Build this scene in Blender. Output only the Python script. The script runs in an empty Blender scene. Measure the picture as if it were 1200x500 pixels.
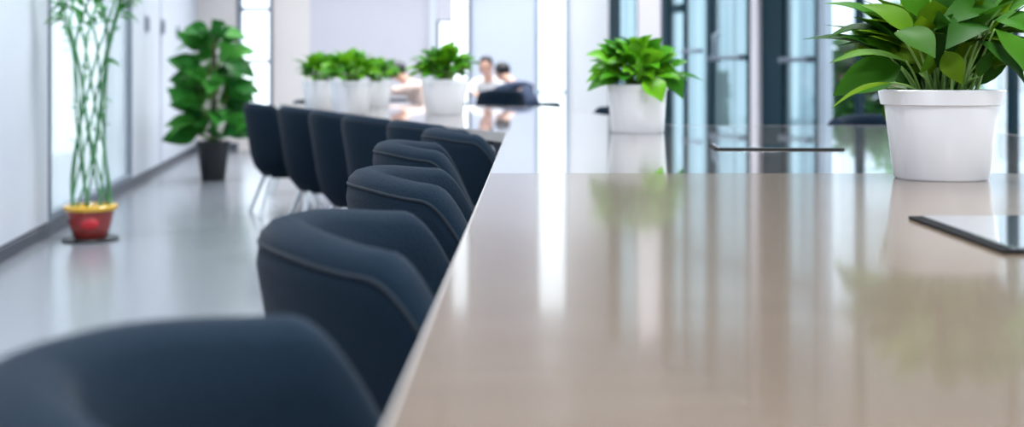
import bpy, bmesh, math, random
from mathutils import Vector, Matrix, Euler

# ------------------------------------------------------------------ camera, world, exposure
SC = bpy.context.scene
COL = SC.collection
HC, F, VX, VY = 0.96, 1400.0, 620.0, 92.0      # eye height, focal length (px of a 1200 wide frame), vanishing point
TZ = 0.76                                       # table top height
cam = bpy.data.cameras.new('camera')
cam.sensor_width = 36.0
cam.lens = 36.0 * F / 1200.0
cam.shift_x = (600.0 - VX) / 1200.0
cam.shift_y = -(250.0 - VY) / 1200.0
cam.clip_start = 0.05
cam.dof.use_dof = True
cam.dof.focus_distance = 2.35
cam.dof.aperture_fstop = 2.8
camo = bpy.data.objects.new('camera', cam)
COL.objects.link(camo)
camo.location = (0, 0, HC)
camo.rotation_euler = (math.pi / 2, 0, 0)
SC.camera = camo

WORLD_STRENGTH = 3.0
w = bpy.data.worlds.new('sky')
SC.world = w
w.use_nodes = True
bg = w.node_tree.nodes['Background']
bg.inputs[0].default_value = (0.86, 0.94, 1.0, 1)
bg.inputs[1].default_value = WORLD_STRENGTH

SC.view_settings.view_transform = 'Standard'
SC.view_settings.look = 'None'
SC.view_settings.gamma = 1
SC.view_settings.use_curve_mapping = False
SC.view_settings.exposure = 0.0
SC.cycles.use_denoising = True
SC.cycles.max_bounces = 8
SC.cycles.transparent_max_bounces = 16
FILL_W = 75.0  # power of each added fill panel

R = math.radians
def Q(px, py, d):
    return Vector(((px - VX) * d / F, d, HC - (py - VY) * d / F))

# ------------------------------------------------------------------ materials
def nmat(name):
    m = bpy.data.materials.new(name); m.use_nodes = True
    nt = m.node_tree
    return m, nt, nt.nodes['Principled BSDF']

def mat(name, col, rough=0.5, metal=0.0, spec=0.5, coat=0.0, coat_rough=0.05, var=0.0, scale=8.0, stretch=(1, 1, 1), bump=0.0, sheen=0.0):
    m, nt, b = nmat(name)
    b.inputs['Roughness'].default_value = rough
    b.inputs['Metallic'].default_value = metal
    b.inputs['Specular IOR Level'].default_value = spec
    b.inputs['Coat Weight'].default_value = coat
    b.inputs['Coat Roughness'].default_value = coat_rough
    b.inputs['Sheen Weight'].default_value = sheen
    c = (*col, 1)
    b.inputs['Base Color'].default_value = c
    if var > 0 or bump > 0:
        tc = nt.nodes.new('ShaderNodeTexCoord'); mp = nt.nodes.new('ShaderNodeMapping')
        mp.inputs['Scale'].default_value = stretch
        nz = nt.nodes.new('ShaderNodeTexNoise'); nz.inputs['Scale'].default_value = scale; nz.inputs['Detail'].default_value = 5
        nt.links.new(tc.outputs['Object'], mp.inputs[0]); nt.links.new(mp.outputs[0], nz.inputs['Vector'])
        if var > 0:
            mx = nt.nodes.new('ShaderNodeMix'); mx.data_type = 'RGBA'
            mx.inputs[6].default_value = tuple(max(0, x * (1 - var)) for x in col) + (1,)
            mx.inputs[7].default_value = tuple(min(1, x * (1 + var)) for x in col) + (1,)
            nt.links.new(nz.outputs['Fac'], mx.inputs[0]); nt.links.new(mx.outputs[2], b.inputs['Base Color'])
        if bump > 0:
            bp = nt.nodes.new('ShaderNodeBump'); bp.inputs['Strength'].default_value = bump; bp.inputs['Distance'].default_value = 0.01
            nt.links.new(nz.outputs['Fac'], bp.inputs['Height']); nt.links.new(bp.outputs[0], b.inputs['Normal'])
    return m

def leaf_mat(name, cols, rough=0.35, trans=0.25):
    m, nt, b = nmat(name)
    g = nt.nodes.new('ShaderNodeNewGeometry')
    cr = nt.nodes.new('ShaderNodeValToRGB')
    el = cr.color_ramp.elements
    el[0].color = (*cols[0], 1); el[1].color = (*cols[-1], 1)
    for i, c in enumerate(cols[1:-1]):
        e = el.new((i + 1) / (len(cols) - 1)); e.color = (*c, 1)
    nt.links.new(g.outputs['Random Per Island'], cr.inputs[0])
    tc = nt.nodes.new('ShaderNodeTexCoord'); nz = nt.nodes.new('ShaderNodeTexNoise'); nz.inputs['Scale'].default_value = 30
    nt.links.new(tc.outputs['Object'], nz.inputs['Vector'])
    mx = nt.nodes.new('ShaderNodeMix'); mx.data_type = 'RGBA'; mx.blend_type = 'MULTIPLY'; mx.inputs[0].default_value = 0.4
    nt.links.new(cr.outputs[0], mx.inputs[6]); nt.links.new(nz.outputs['Color'], mx.inputs[7])
    mx2 = nt.nodes.new('ShaderNodeMix'); mx2.data_type = 'RGBA'; mx2.inputs[0].default_value = 0.7
    nt.links.new(mx.outputs[2], mx2.inputs[7]); nt.links.new(cr.outputs[0], mx2.inputs[6])
    nt.links.new(cr.outputs[0], b.inputs['Base Color'])
    b.inputs['Roughness'].default_value = rough; b.inputs['Specular IOR Level'].default_value = 0.12
    tr = nt.nodes.new('ShaderNodeBsdfTranslucent'); nt.links.new(cr.outputs[0], tr.inputs[0])
    ms = nt.nodes.new('ShaderNodeMixShader'); ms.inputs[0].default_value = trans
    out = nt.nodes['Material Output']
    nt.links.new(b.outputs[0], ms.inputs[1]); nt.links.new(tr.outputs[0], ms.inputs[2]); nt.links.new(ms.outputs[0], out.inputs[0])
    return m

def glass_mat(name, tint, refl=0.12, rough=0.02):
    m = bpy.data.materials.new(name); m.use_nodes = True
    nt = m.node_tree; nt.nodes.remove(nt.nodes['Principled BSDF'])
    t = nt.nodes.new('ShaderNodeBsdfTransparent'); t.inputs[0].default_value = (*tint, 1)
    g = nt.nodes.new('ShaderNodeBsdfGlossy'); g.inputs['Roughness'].default_value = rough
    ms = nt.nodes.new('ShaderNodeMixShader'); ms.inputs[0].default_value = refl
    nt.links.new(t.outputs[0], ms.inputs[1]); nt.links.new(g.outputs[0], ms.inputs[2])
    nt.links.new(ms.outputs[0], nt.nodes['Material Output'].inputs[0])
    return m

def film_mat(name, tint, amount, streak=0.0):
    m = bpy.data.materials.new(name); m.use_nodes = True
    nt = m.node_tree; nt.nodes.remove(nt.nodes['Principled BSDF'])
    t = nt.nodes.new('ShaderNodeBsdfTransparent'); t.inputs[0].default_value = (*tint, 1)
    d = nt.nodes.new('ShaderNodeBsdfTranslucent'); d.inputs[0].default_value = (*tint, 1)
    g = nt.nodes.new('ShaderNodeBsdfGlossy'); g.inputs['Roughness'].default_value = 0.05
    a = nt.nodes.new('ShaderNodeMixShader'); a.inputs[0].default_value = amount
    b = nt.nodes.new('ShaderNodeMixShader'); b.inputs[0].default_value = 0.06
    if streak > 0:
        tc = nt.nodes.new('ShaderNodeTexCoord'); mp = nt.nodes.new('ShaderNodeMapping'); mp.inputs['Scale'].default_value = (4, 4, 0.02)
        nz = nt.nodes.new('ShaderNodeTexNoise'); nz.inputs['Scale'].default_value = 2.0
        nt.links.new(tc.outputs['Object'], mp.inputs[0]); nt.links.new(mp.outputs[0], nz.inputs['Vector'])
        cr = nt.nodes.new('ShaderNodeValToRGB')
        cr.color_ramp.elements[0].position = .35; cr.color_ramp.elements[0].color = tuple(x * (1 - streak) for x in tint) + (1,)
        cr.color_ramp.elements[1].position = .65; cr.color_ramp.elements[1].color = (*tint, 1)
        nt.links.new(nz.outputs['Fac'], cr.inputs[0]); nt.links.new(cr.outputs[0], d.inputs[0]); nt.links.new(cr.outputs[0], t.inputs[0])
    nt.links.new(t.outputs[0], a.inputs[1]); nt.links.new(d.outputs[0], a.inputs[2])
    nt.links.new(a.outputs[0], b.inputs[1]); nt.links.new(g.outputs[0], b.inputs[2])
    nt.links.new(b.outputs[0], nt.nodes['Material Output'].inputs[0])
    return m

def wood_mat(name, base, dark, rough, coat, coat_rough):
    m, nt, b = nmat(name)
    tc = nt.nodes.new('ShaderNodeTexCoord'); mp = nt.nodes.new('ShaderNodeMapping'); mp.inputs['Scale'].default_value = (1.2, 26, 1)
    nz = nt.nodes.new('ShaderNodeTexNoise'); nz.inputs['Scale'].default_value = 3.0; nz.inputs['Detail'].default_value = 7
    nt.links.new(tc.outputs['Object'], mp.inputs[0]); nt.links.new(mp.outputs[0], nz.inputs['Vector'])
    cr = nt.nodes.new('ShaderNodeValToRGB')
    cr.color_ramp.elements[0].position = 0.3; cr.color_ramp.elements[0].color = (*dark, 1)
    cr.color_ramp.elements[1].position = 0.7; cr.color_ramp.elements[1].color = (*base, 1)
    nt.links.new(nz.outputs['Fac'], cr.inputs[0]); nt.links.new(cr.outputs[0], b.inputs['Base Color'])
    b.inputs['Roughness'].default_value = rough
    b.inputs['Coat Weight'].default_value = coat; b.inputs['Coat Roughness'].default_value = coat_rough
    return m

M = {}
M['wood'] = wood_mat('satin_walnut_veneer', (0.165, 0.12, 0.085), (0.125, 0.088, 0.06), 0.24, 0.55, 0.075)
M['wood_gloss'] = wood_mat('glossy_walnut_veneer', (0.16, 0.13, 0.105), (0.13, 0.10, 0.08), 0.12, 1.0, 0.03)
M['edge_band'] = mat('pale_edge_band', (0.45, 0.43, 0.42), 0.3, 0.2, var=0.02, scale=20)
M['fabric'] = mat('charcoal_navy_fabric', (0.0055, 0.0135, 0.0245), 0.85, spec=0.04, var=0.35, scale=260, bump=0.25, sheen=0.06)
M['fabric_seam'] = mat('fabric_piping', (0.012, 0.018, 0.026), 0.8, spec=0.1, sheen=0.06)
M['chrome'] = mat('brushed_chrome', (0.75, 0.77, 0.8), 0.2, 1.0)
M['ceramic'] = mat('white_glazed_ceramic', (0.84, 0.84, 0.87), 0.25, spec=0.5, coat=0.6, coat_rough=0.06, var=0.015, scale=5)
M['soil'] = mat('dark_soil', (0.03, 0.022, 0.016), 0.95, var=0.6, scale=90, bump=0.8)
M['leaf_big'] = leaf_mat('broad_green_leaf', [(0.006, 0.035, 0.003), (0.03, 0.13, 0.003), (0.10, 0.19, 0.003), (0.012, 0.07, 0.005)], 0.55)
M['leaf_bright'] = leaf_mat('bright_green_leaf', [(0.018, 0.11, 0.006), (0.06, 0.26, 0.008), (0.13, 0.36, 0.012), (0.03, 0.16, 0.01)], 0.35, 0.3)
M['leaf_dark'] = leaf_mat('deep_green_leaf', [(0.012, 0.08, 0.016), (0.03, 0.19, 0.025), (0.07, 0.30, 0.04)], 0.35)
M['leaf_out'] = leaf_mat('garden_leaf', [(0.03, 0.13, 0.03), (0.08, 0.26, 0.06), (0.16, 0.36, 0.11)], 0.6)
M['stem'] = mat('green_stem', (0.16, 0.30, 0.06), 0.5, var=0.3, scale=14)
M['bamboo'] = mat('bamboo_stem', (0.07, 0.24, 0.09), 0.4, var=0.4, scale=12)
M['bark'] = mat('brown_bark', (0.05, 0.04, 0.03), 0.9, var=0.4, scale=20)
M['red_glaze'] = mat('red_glazed_clay', (0.30, 0.035, 0.03), 0.25, var=0.25, scale=9, coat=0.5)
M['red_bright'] = mat('bright_red_glaze', (0.6, 0.02, 0.03), 0.25, coat=0.5)
M['yellow_glaze'] = mat('yellow_glaze', (0.75, 0.45, 0.04), 0.25, var=0.2, scale=6, coat=0.5)
M['black_plastic'] = mat('black_plastic', (0.012, 0.014, 0.018), 0.4, var=0.2, scale=10)
M['box_black'] = mat('black_box_trim', (0.004, 0.004, 0.005), 0.6, spec=0.15)
M['lid'] = mat('mirror_grey_lid', (0.32, 0.36, 0.38), 0.06, 0.7, coat=1.0, coat_rough=0.02)
M['wall_white'] = mat('cool_white_paint', (0.72, 0.75, 0.82), 0.6, var=0.02, scale=2)
M['wall_panel'] = mat('white_panel_laminate', (0.70, 0.74, 0.82), 0.35, var=0.03, scale=1.2, stretch=(1, 1, .15))
M['wall_cream'] = mat('cream_paint', (0.86, 0.80, 0.77), 0.7, var=0.02, scale=2)
M['wall_grey'] = mat('lavender_grey_paint', (0.68, 0.66, 0.72), 0.7, var=0.02, scale=2)
M['wall_bright'] = mat('bright_white_paint', (0.88, 0.89, 0.92), 0.6, var=0.01, scale=2)
M['wall_blue'] = mat('pale_blue_panel', (0.72, 0.77, 0.90), 0.6, var=0.02, scale=2)
M['frame'] = mat('grey_window_frame', (0.18, 0.21, 0.26), 0.45, 0.2, var=0.05, scale=6)
M['frame_dark'] = mat('dark_teal_mullion', (0.003, 0.028, 0.042), 0.5, 0.0, spec=0.2, var=0.1, scale=6)
M['frame_steel'] = mat('pale_steel_mullion', (0.42, 0.50, 0.58), 0.35, 0.3, var=0.05, scale=6)
M['frame_pink'] = mat('white_aluminium_post', (0.74, 0.70, 0.74), 0.4, 0.0, var=0.03, scale=6)
M['baseboard'] = mat('dark_grey_skirting', (0.07, 0.08, 0.10), 0.45, var=0.1, scale=5)
M['floor'] = mat('polished_grey_floor', (0.15, 0.162, 0.185), 0.26, var=0.08, scale=1.6, coat=0.25, coat_rough=0.15)
M['ceiling'] = mat('ceiling_paint', (0.60, 0.58, 0.59), 0.8, var=0.02, scale=2)
M['glass_clear'] = glass_mat('clear_glass', (0.97, 0.985, 1.0), 0.06)
M['glass_blue'] = film_mat('blue_filmed_glass', (0.62, 0.74, 0.79), 0.3, 0.3)
M['glass_frost'] = film_mat('frosted_pale_glass', (0.80, 0.84, 0.86), 0.35, 0.10)
M['sign'] = mat('grey_sign_plate', (0.30, 0.33, 0.40), 0.4, var=0.05, scale=20)
M['fill_white'] = mat('fill_housing', (0.8, 0.8, 0.8), 0.4, var=0.02, scale=5)  # white casing of the added fill panels
M['skin'] = mat('skin', (0.62, 0.36, 0.27), 0.5, var=0.06, scale=20)
M['hair'] = mat('black_hair', (0.010, 0.010, 0.014), 0.45, var=0.3, scale=60, stretch=(1, 1, .1))
M['navy_cloth'] = mat('navy_jacket_cloth', (0.025, 0.04, 0.085), 0.85, var=0.2, scale=40)
M['white_cloth'] = mat('white_shirt_cloth', (0.72, 0.72, 0.74), 0.85, var=0.05, scale=40)
M['pink_cloth'] = mat('pale_peach_cloth', (0.74, 0.55, 0.48), 0.85, var=0.05, scale=40)
M['trouser'] = mat('dark_trouser_cloth', (0.02, 0.022, 0.03), 0.85, var=0.2, scale=40)
M['eye'] = mat('eye', (0.02, 0.02, 0.02), 0.1)
M['pave'] = mat('outdoor_paving', (0.45, 0.47, 0.48), 0.8, var=0.1, scale=3)
M['building'] = mat('pale_building_cladding', (0.62, 0.72, 0.78), 0.5, var=0.06, scale=1.0)
M['meet_top'] = mat('white_meeting_top', (0.7, 0.7, 0.74), 0.2, var=0.02, scale=5)

# ------------------------------------------------------------------ mesh builder
class MB:
    def __init__(s): s.bm = bmesh.new()
    def box(s, c, d, rot=None, mtx=None):
        r = bmesh.ops.create_cube(s.bm, size=1.0)
        m = Matrix.Translation(Vector(c))
        if rot is not None: m = m @ Euler(rot).to_matrix().to_4x4()
        m = m @ Matrix.Diagonal((d[0], d[1], d[2], 1))
        if mtx is not None: m = mtx @ m
        bmesh.ops.transform(s.bm, matrix=m, verts=r['verts'])
        return s
    def lathe(s, prof, seg=40, c=(0, 0, 0), cap=False):
        rings = []
        for r, z in prof:
            if r < 1e-6:
                rings.append([s.bm.verts.new((c[0], c[1], c[2] + z))])
            else:
                rings.append([s.bm.verts.new((c[0] + r * math.cos(2 * math.pi * i / seg), c[1] + r * math.sin(2 * math.pi * i / seg), c[2] + z)) for i in range(seg)])
        for a, b in zip(rings, rings[1:]):
            for i in range(seg):
                j = (i + 1) % seg
                if len(a) == 1 and len(b) > 1: s.bm.faces.new((a[0], b[i], b[j]))
                elif len(b) == 1 and len(a) > 1: s.bm.faces.new((a[i], a[j], b[0]))
                elif len(a) > 1: s.bm.faces.new((a[i], a[j], b[j], b[i]))
        return s
    def tube(s, pts, rad, seg=8, cap=True):
        pts = [Vector(p) for p in pts]
        if not isinstance(rad, (list, tuple)): rad = [rad] * len(pts)
        rings = []; up = Vector((0.13, 0.21, 1)).normalized()
        for i, p in enumerate(pts):
            t = (pts[min(i + 1, len(pts) - 1)] - pts[max(i - 1, 0)])
            if t.length < 1e-9: t = Vector((0, 0, 1))
            t.normalize()
            a = t.cross(up)
            if a.length < 1e-3: a = t.cross(Vector((1, 0, 0)))
            a.normalize(); b = t.cross(a)
            rings.append([s.bm.verts.new(p + (a * math.cos(2 * math.pi * k / seg) + b * math.sin(2 * math.pi * k / seg)) * rad[i]) for k in range(seg)])
        for a, b in zip(rings, rings[1:]):
            for k in range(seg):
                s.bm.faces.new((a[k], a[(k + 1) % seg], b[(k + 1) % seg], b[k]))
        if cap:
            s.bm.faces.new(rings[0][::-1]); s.bm.faces.new(rings[-1])
        return s
    def prism(s, poly, z0, z1):
        a = [s.bm.verts.new((x, y, z0)) for x, y in poly]; b = [s.bm.verts.new((x, y, z1)) for x, y in poly]
        s.bm.faces.new(a[::-1]); s.bm.faces.new(b)
        n = len(poly)
        for i in range(n): s.bm.faces.new((a[i], a[(i + 1) % n], b[(i + 1) % n], b[i]))
        return s
    def grid(s, rows):
        vs = [[s.bm.verts.new(p) for p in r] for r in rows]
        for a, b in zip(vs, vs[1:]):
            for i in range(len(a) - 1): s.bm.faces.new((a[i], a[i + 1], b[i + 1], b[i]))
        return vs
    def leaf(s, base, tip, width, up=Vector((0, 0, 1)), droop=0.15, fold=0.18, seg=8, belly=0.42):
        base = Vector(base); tip = Vector(tip); ax = tip - base; L = ax.length; ax.normalize()
        up = (Vector(up) - ax * ax.dot(Vector(up)))
        if up.length < 1e-4: up = Vector((0, -1, 0)) - ax * ax.dot(Vector((0, -1, 0)))
        up.normalize(); side = ax.cross(up)
        rows = []
        for i in range(seg + 1):
            t = i / seg
            e = math.log(0.5) / math.log(belly)
            wd = width * 0.5 * max(0.0, math.sin(math.pi * (t ** e))) ** 1.05 + 0.0006
            c = base + ax * (L * t) + up * (droop * L * math.sin(math.pi * t))
            r = []
            for k in (-1, -0.55, 0, 0.55, 1):
                r.append(c + side * (wd * k) + up * (fold * wd * (k * k) * 1.0 + 0.09 * wd * math.sin(8 * t + 2.2 * k + 40 * L + 9 * base.x) * abs(k)))
            rows.append(r)
        s.grid(rows); return s
    def build(s, name, m, parent=None, smooth=None, bevel=0.0, subsurf=0, normals=True, bevel_seg=2):
        if normals: bmesh.ops.recalc_face_normals(s.bm, faces=s.bm.faces)
        me = bpy.data.meshes.new(name); s.bm.to_mesh(me); s.bm.free()
        o = bpy.data.objects.new(name, me); COL.objects.link(o)
        me.materials.append(m)
        if smooth is not None:
            for p in me.polygons: p.use_smooth = True
            if smooth < 179:
                md = None
                me.set_sharp_from_angle(angle=R(smooth))
        if bevel > 0:
            b = o.modifiers.new('bevel', 'BEVEL'); b.width = bevel; b.segments = bevel_seg; b.limit_method = 'ANGLE'; b.angle_limit = R(40)
        if subsurf:
            sd = o.modifiers.new('sub', 'SUBSURF'); sd.levels = subsurf; sd.render_levels = subsurf
        if parent is not None: o.parent = parent
        return o

def thing(name, label, cat, loc=(0, 0, 0), rz=0.0, group=None):
    o = bpy.data.objects.new(name, None); COL.objects.link(o)
    o.empty_display_size = 0.1
    o.location = loc; o.rotation_euler = (0, 0, rz)
    return tag(o, label, cat, group)
def tag(o, label, cat, group=None):
    o['label'] = label; o['category'] = cat
    if group: o['group'] = group
    return o
def struct(o, label=None):
    o['kind'] = 'structure'
    if label: o['label'] = label
    return o
def kids(o): return [c for c in bpy.data.objects if c.parent == o]
def dup(root, name, loc, rz, label, group=None):
    r = root.copy(); COL.objects.link(r); r.location = loc; r.rotation_euler = (0, 0, rz)
    r['label'] = label
    if group: r['group'] = group
    for ch in kids(root):
        if ch.parent != root: continue
        c = ch.copy(); COL.objects.link(c); c.parent = r
        for g in kids(ch):
            d = g.copy(); COL.objects.link(d); d.parent = c
    return r

# ------------------------------------------------------------------ the room
CEIL = 4.0
struct(MB().box((1.0, 6.5, -0.05), (14, 21.4, 0.1)).build('floor', M['floor']), 'polished grey floor')
struct(MB().box((0.4, 6.0, CEIL + 0.05), (13.0, 20.6, 0.1)).build('ceiling', M['ceiling']), 'pale ceiling')

struct(MB().box((0.4, -3.7, CEIL / 2), (13, 0.2, CEIL)).build('wall_front', M['wall_white']), 'white wall behind the viewer')  # unseen wall, added to shut out sky light from behind
# left wall, slightly turned away from the table
W0 = Vector((-2.81, 6.34)); W1 = Vector((-4.23, 14.6)); WU = (W1 - W0).normalized()
WANG = math.atan2(WU.y, WU.x)
WM = Matrix.Translation((W0.x, W0.y, 0)) @ Matrix.Rotation(WANG, 4, 'Z')      # local x along the wall, local +y away from the room
def wall_t(px):
    k = (px - VX) / F       # X = k*d
    # W0.x + t*ux = k*(W0.y + t*uy)
    return (k * W0.y - W0.x) / (WU.x - k * WU.y)
t_win0, t_win1 = wall_t(54), wall_t(149)
t_door, t_end = wall_t(185), (16.0 - W0.y) / WU.y
lw = MB()
lw.box(((-9.0 + t_win0) / 2, 0.10, CEIL / 2), (t_win0 + 9.0, 0.2, CEIL), mtx=WM)
lw.box(((t_win0 + t_win1) / 2, 0.10, 0.05), (t_win1 - t_win0, 0.2, 0.10), mtx=WM)
lw.box(((t_win0 + t_win1) / 2, 0.10, (2.9 + CEIL) / 2), (t_win1 - t_win0, 0.2, CEIL - 2.9), mtx=WM)
lw.box(((t_win1 + t_end + .3) / 2, 0.10, CEIL / 2), (t_end + .3 - t_win1, 0.2, CEIL), mtx=WM)
struct(lw.build('wall_left', M['wall_white']), 'cool white wall on the left')

def panel(x0, x1, z0, z1, n, name, m, depth=0.03):
    return MB().box(((x0 + x1) / 2, -depth / 2 + 0.001, (z0 + z1) / 2), (x1 - x0, depth, z1 - z0), mtx=WM).build(name, m, bevel=0.004)
# wall lining panels
k = 0
edges = [-6.0, -3.6, -2.4, -1.2, t_win0 - 0.07]
for a, b in zip(edges, edges[1:]):
    p = panel(a + 0.006, b - 0.006, 0.08, 3.2, 0, 'trim_%d' % (k + 1), M['wall_panel']); struct(p, 'white lining panel of the left wall'); k += 1
e2 = [t_win1 + 0.07, wall_t(166), t_door - 0.06]
for a, b in zip(e2, e2[1:]):
    p = panel(a + 0.006, b - 0.006, 0.08, 3.2, 0, 'trim_%d' % (k + 1), M['wall_panel']); struct(p, 'white lining panel of the left wall'); k += 1
e3 = [t_door + 0.06, wall_t(199), t_end]
for a, b in zip(e3, e3[1:]):
    p = panel(a + 0.006, b - 0.006, 0.08, 3.2, 0, 'trim_%d' % (k + 1), M['wall_panel']); struct(p, 'white lining panel of the left wall'); k += 1
bbd = MB()
for a, b in ((-6.0, t_win0 - 0.1), (t_win0 - 0.1, t_win1 + 0.1), (t_win1 + 0.1, t_end)):
    bbd.box(((a + b) / 2, -0.02, 0.035), (b - a - 0.002, 0.044, 0.07), mtx=WM)
struct(bbd.build('baseboard_left', M['baseboard'], bevel=0.004), 'dark skirting of the left wall')
# glazed window in the left wall
wf = MB()
for x in (t_win0 - 0.03, t_win1 + 0.03): wf.box((x, 0.0, 1.48), (0.06, 0.07, 2.84), mtx=WM)
wf.box(((t_win0 + t_win1) / 2, 0.0, 2.86), (t_win1 - t_win0, 0.07, 0.08), mtx=WM)
wf.box(((t_win0 + t_win1) / 2, 0.0, 0.10), (t_win1 - t_win0, 0.07, 0.05), mtx=WM)
wfo = struct(wf.build('window_1', M['frame'], bevel=0.005), 'tall pale window in the left wall')
MB().box(((t_win0 + t_win1) / 2, 0.012, 1.48), (t_win1 - t_win0, 0.012, 2.72), mtx=WM).build('pane', M['glass_frost'], wfo)
# dark recess strip between panels
struct(MB().box((t_door, -0.008, 1.6), (0.07, 0.016, 3.0), mtx=WM).build('trim_9', M['frame'], bevel=0.003), 'grey recess strip between panels')
# sign plates on the panels
for px, py, lab in ((168, 28, 'small grey sign plate on left wall, nearest the bamboo'), (187, 31, 'small grey sign plate on left wall, middle one'), (205, 38, 'small grey sign plate on left wall, nearest the far corner')):
    t = wall_t(px); d = W0.y + WU.y * t
    z = HC + (VY - py) * d / F
    tr = thing('sign_plate', lab, 'sign', WM @ Vector((t, -0.031, z)), WANG, 'sign plates on the left wall')
    MB().box((0, -0.006, 0), (0.22, 0.012, 0.15)).build('plate', M['sign'], tr, bevel=0.003)
    MB().box((0, -0.014, 0), (0.18, 0.006, 0.11)).build('face', M['frame'], tr, bevel=0.002)['label'] = 'darker inset face'

# back wall at y = 16
BY = 16.0
def bx(px): return (px - VX) * BY / F
def bz(py): return HC + (VY - py) * BY / F
def wallbox(x0, x1, z0, z1, name, m, dy=0.0, th=0.2):
    return MB().box(((x0 + x1) / 2, BY + th / 2 + dy, (z0 + z1) / 2), (x1 - x0, th, z1 - z0)).build(name, m)
XA = W0.x + WU.x * t_end - 0.3
WT = 3.72
bw = MB()
def bwb(x0, x1, z0, z1): bw.box(((x0 + x1) / 2, BY + 0.1, (z0 + z1) / 2), (x1 - x0, 0.2, z1 - z0))
bwb(XA, bx(280), 0, CEIL); bwb(bx(280), bx(319), 0, 0.35); bwb(bx(280), bx(319), WT, CEIL); bwb(bx(319), bx(363), 0, CEIL)
struct(bw.build('wall_back', M['wall_cream']), 'cream back wall')
bw = MB()
bwb(bx(363), bx(511), 0, CEIL)
struct(bw.build('wall_middle', M['wall_grey']), 'lavender grey back wall')
struct(MB().box((bx(508), BY - 0.05, CEIL / 2), (bx(512) - bx(504), 0.1, CEIL)).build('trim_10', M['wall_white']), 'white pilaster beside the window')
bw = MB()
bwb(bx(511), bx(552), 0, 0.35); bwb(bx(511), bx(552), WT, CEIL); bwb(bx(552), bx(628), 0, CEIL); bwb(bx(628), bx(666), 0, 0.2); bwb(bx(628), bx(666), WT, CEIL)
struct(bw.build('wall_right', M['wall_blue']), 'pale bluish white end of the back wall')
struct(MB().box(((bx(666) + bx(716)) / 2, BY + 0.1, CEIL / 2), (bx(716) - bx(666), 0.2, CEIL)).build('trim_14', M['wall_bright']), 'white wall strip between the slim window and the glass front')
def bwindow(n, p0, p1, z0, bars, label, m):
    x0, x1 = bx(p0), bx(p1)
    f = MB(); t = 0.045
    for x in (x0 + t / 2, x1 - t / 2): f.box((x, BY + 0.02, (z0 + WT) / 2), (t, 0.14, WT - z0))
    for z in [z0 + t / 2, WT - t / 2] + bars: f.box(((x0 + x1) / 2, BY + 0.02, z), (x1 - x0 - 2 * t, 0.12, t))
    o = struct(f.build('window_%d' % n, m, bevel=0.004), label)
    MB().box(((x0 + x1) / 2, BY + 0.05, (z0 + WT) / 2), (x1 - x0 - 0.02, 0.012, WT - z0 - 0.02)).build('pane', M['glass_clear'], o)
    return o
bwindow(2, 279, 320, 0.35, [bz(11), bz(72)], 'slim bright window behind the tall pot plant', M['frame'])
bwindow(3, 511, 552, 0.35, [], 'slim bright window with a half lowered blind', M['frame'])
bwindow(4, 628, 666, 0.2, [bz(108)], 'slim bright window right of the seated people', M['frame_steel'])
bl = thing('roller_blind', 'grey roller blind half covering the window behind the middle plant', 'blind', (bx(521), BY - 0.07, 0))
MB().box((0, 0.0, (bz(25) + WT) / 2), (bx(531) - bx(511), 0.006, WT - bz(25))).build('blind_cloth', M['wall_grey'], bl)
MB().box((0, 0, bz(25)), (bx(531) - bx(511), 0.02, 0.025)).build('bottom_bar', M['frame'], bl, bevel=0.004)
MB().tube([(-(bx(531) - bx(511)) / 2, 0, WT), ((bx(531) - bx(511)) / 2, 0, WT)], 0.04, 12).build('roller', M['frame'], bl)
struct(MB().box(((XA + bx(279)) / 2, BY - 0.01, 0.05), (bx(279) - XA, 0.02, 0.1)).build('baseboard_back', M['baseboard']))

# right glass facade, turned like the far table run
F0 = Vector((bx(714), BY)); F1 = Vector((3.70, 8.5)); FU = (F1 - F0).normalized()
FANG = math.atan2(FU.y, FU.x)
FM = Matrix.Translation((F0.x, F0.y, 0)) @ Matrix.Rotation(FANG, 4, 'Z')      # local x along the facade towards the viewer, local +y outdoors
def fac(px):
    k = (px - VX) / F
    return (k * F0.y - F0.x) / (FU.x - k * FU.y)
def fz(px, py):
    d = F0.y + FU.y * fac(px)
    return HC + (VY - py) * d / F
FH = CEIL
def post(p0, p1, dep=0.02, z0=0.0, z1=FH): return (fac(p0), fac(p1), dep, z0, z1)
def facade_unit(kind, n, label, posts, rails, panes, m, pm, extra=None):
    f = MB()
    for (a, b, dep, z0, z1) in posts: f.box(((a + b) / 2, 0, (z0 + z1) / 2), (b - a, dep, z1 - z0), mtx=FM)
    for (a, b, z, h) in rails: f.box(((a + b) / 2, 0, z), (b - a, 0.045, h), mtx=FM)
    o = struct(f.build('%s_%d' % (kind, n), m, bevel=0.004), label)
    for (a, b, z0, z1) in panes:
        MB().box(((a + b) / 2, 0.0, (z0 + z1) / 2), (b - a, 0.012, z1 - z0), mtx=FM).build('pane', pm, o)
    return o
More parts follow.
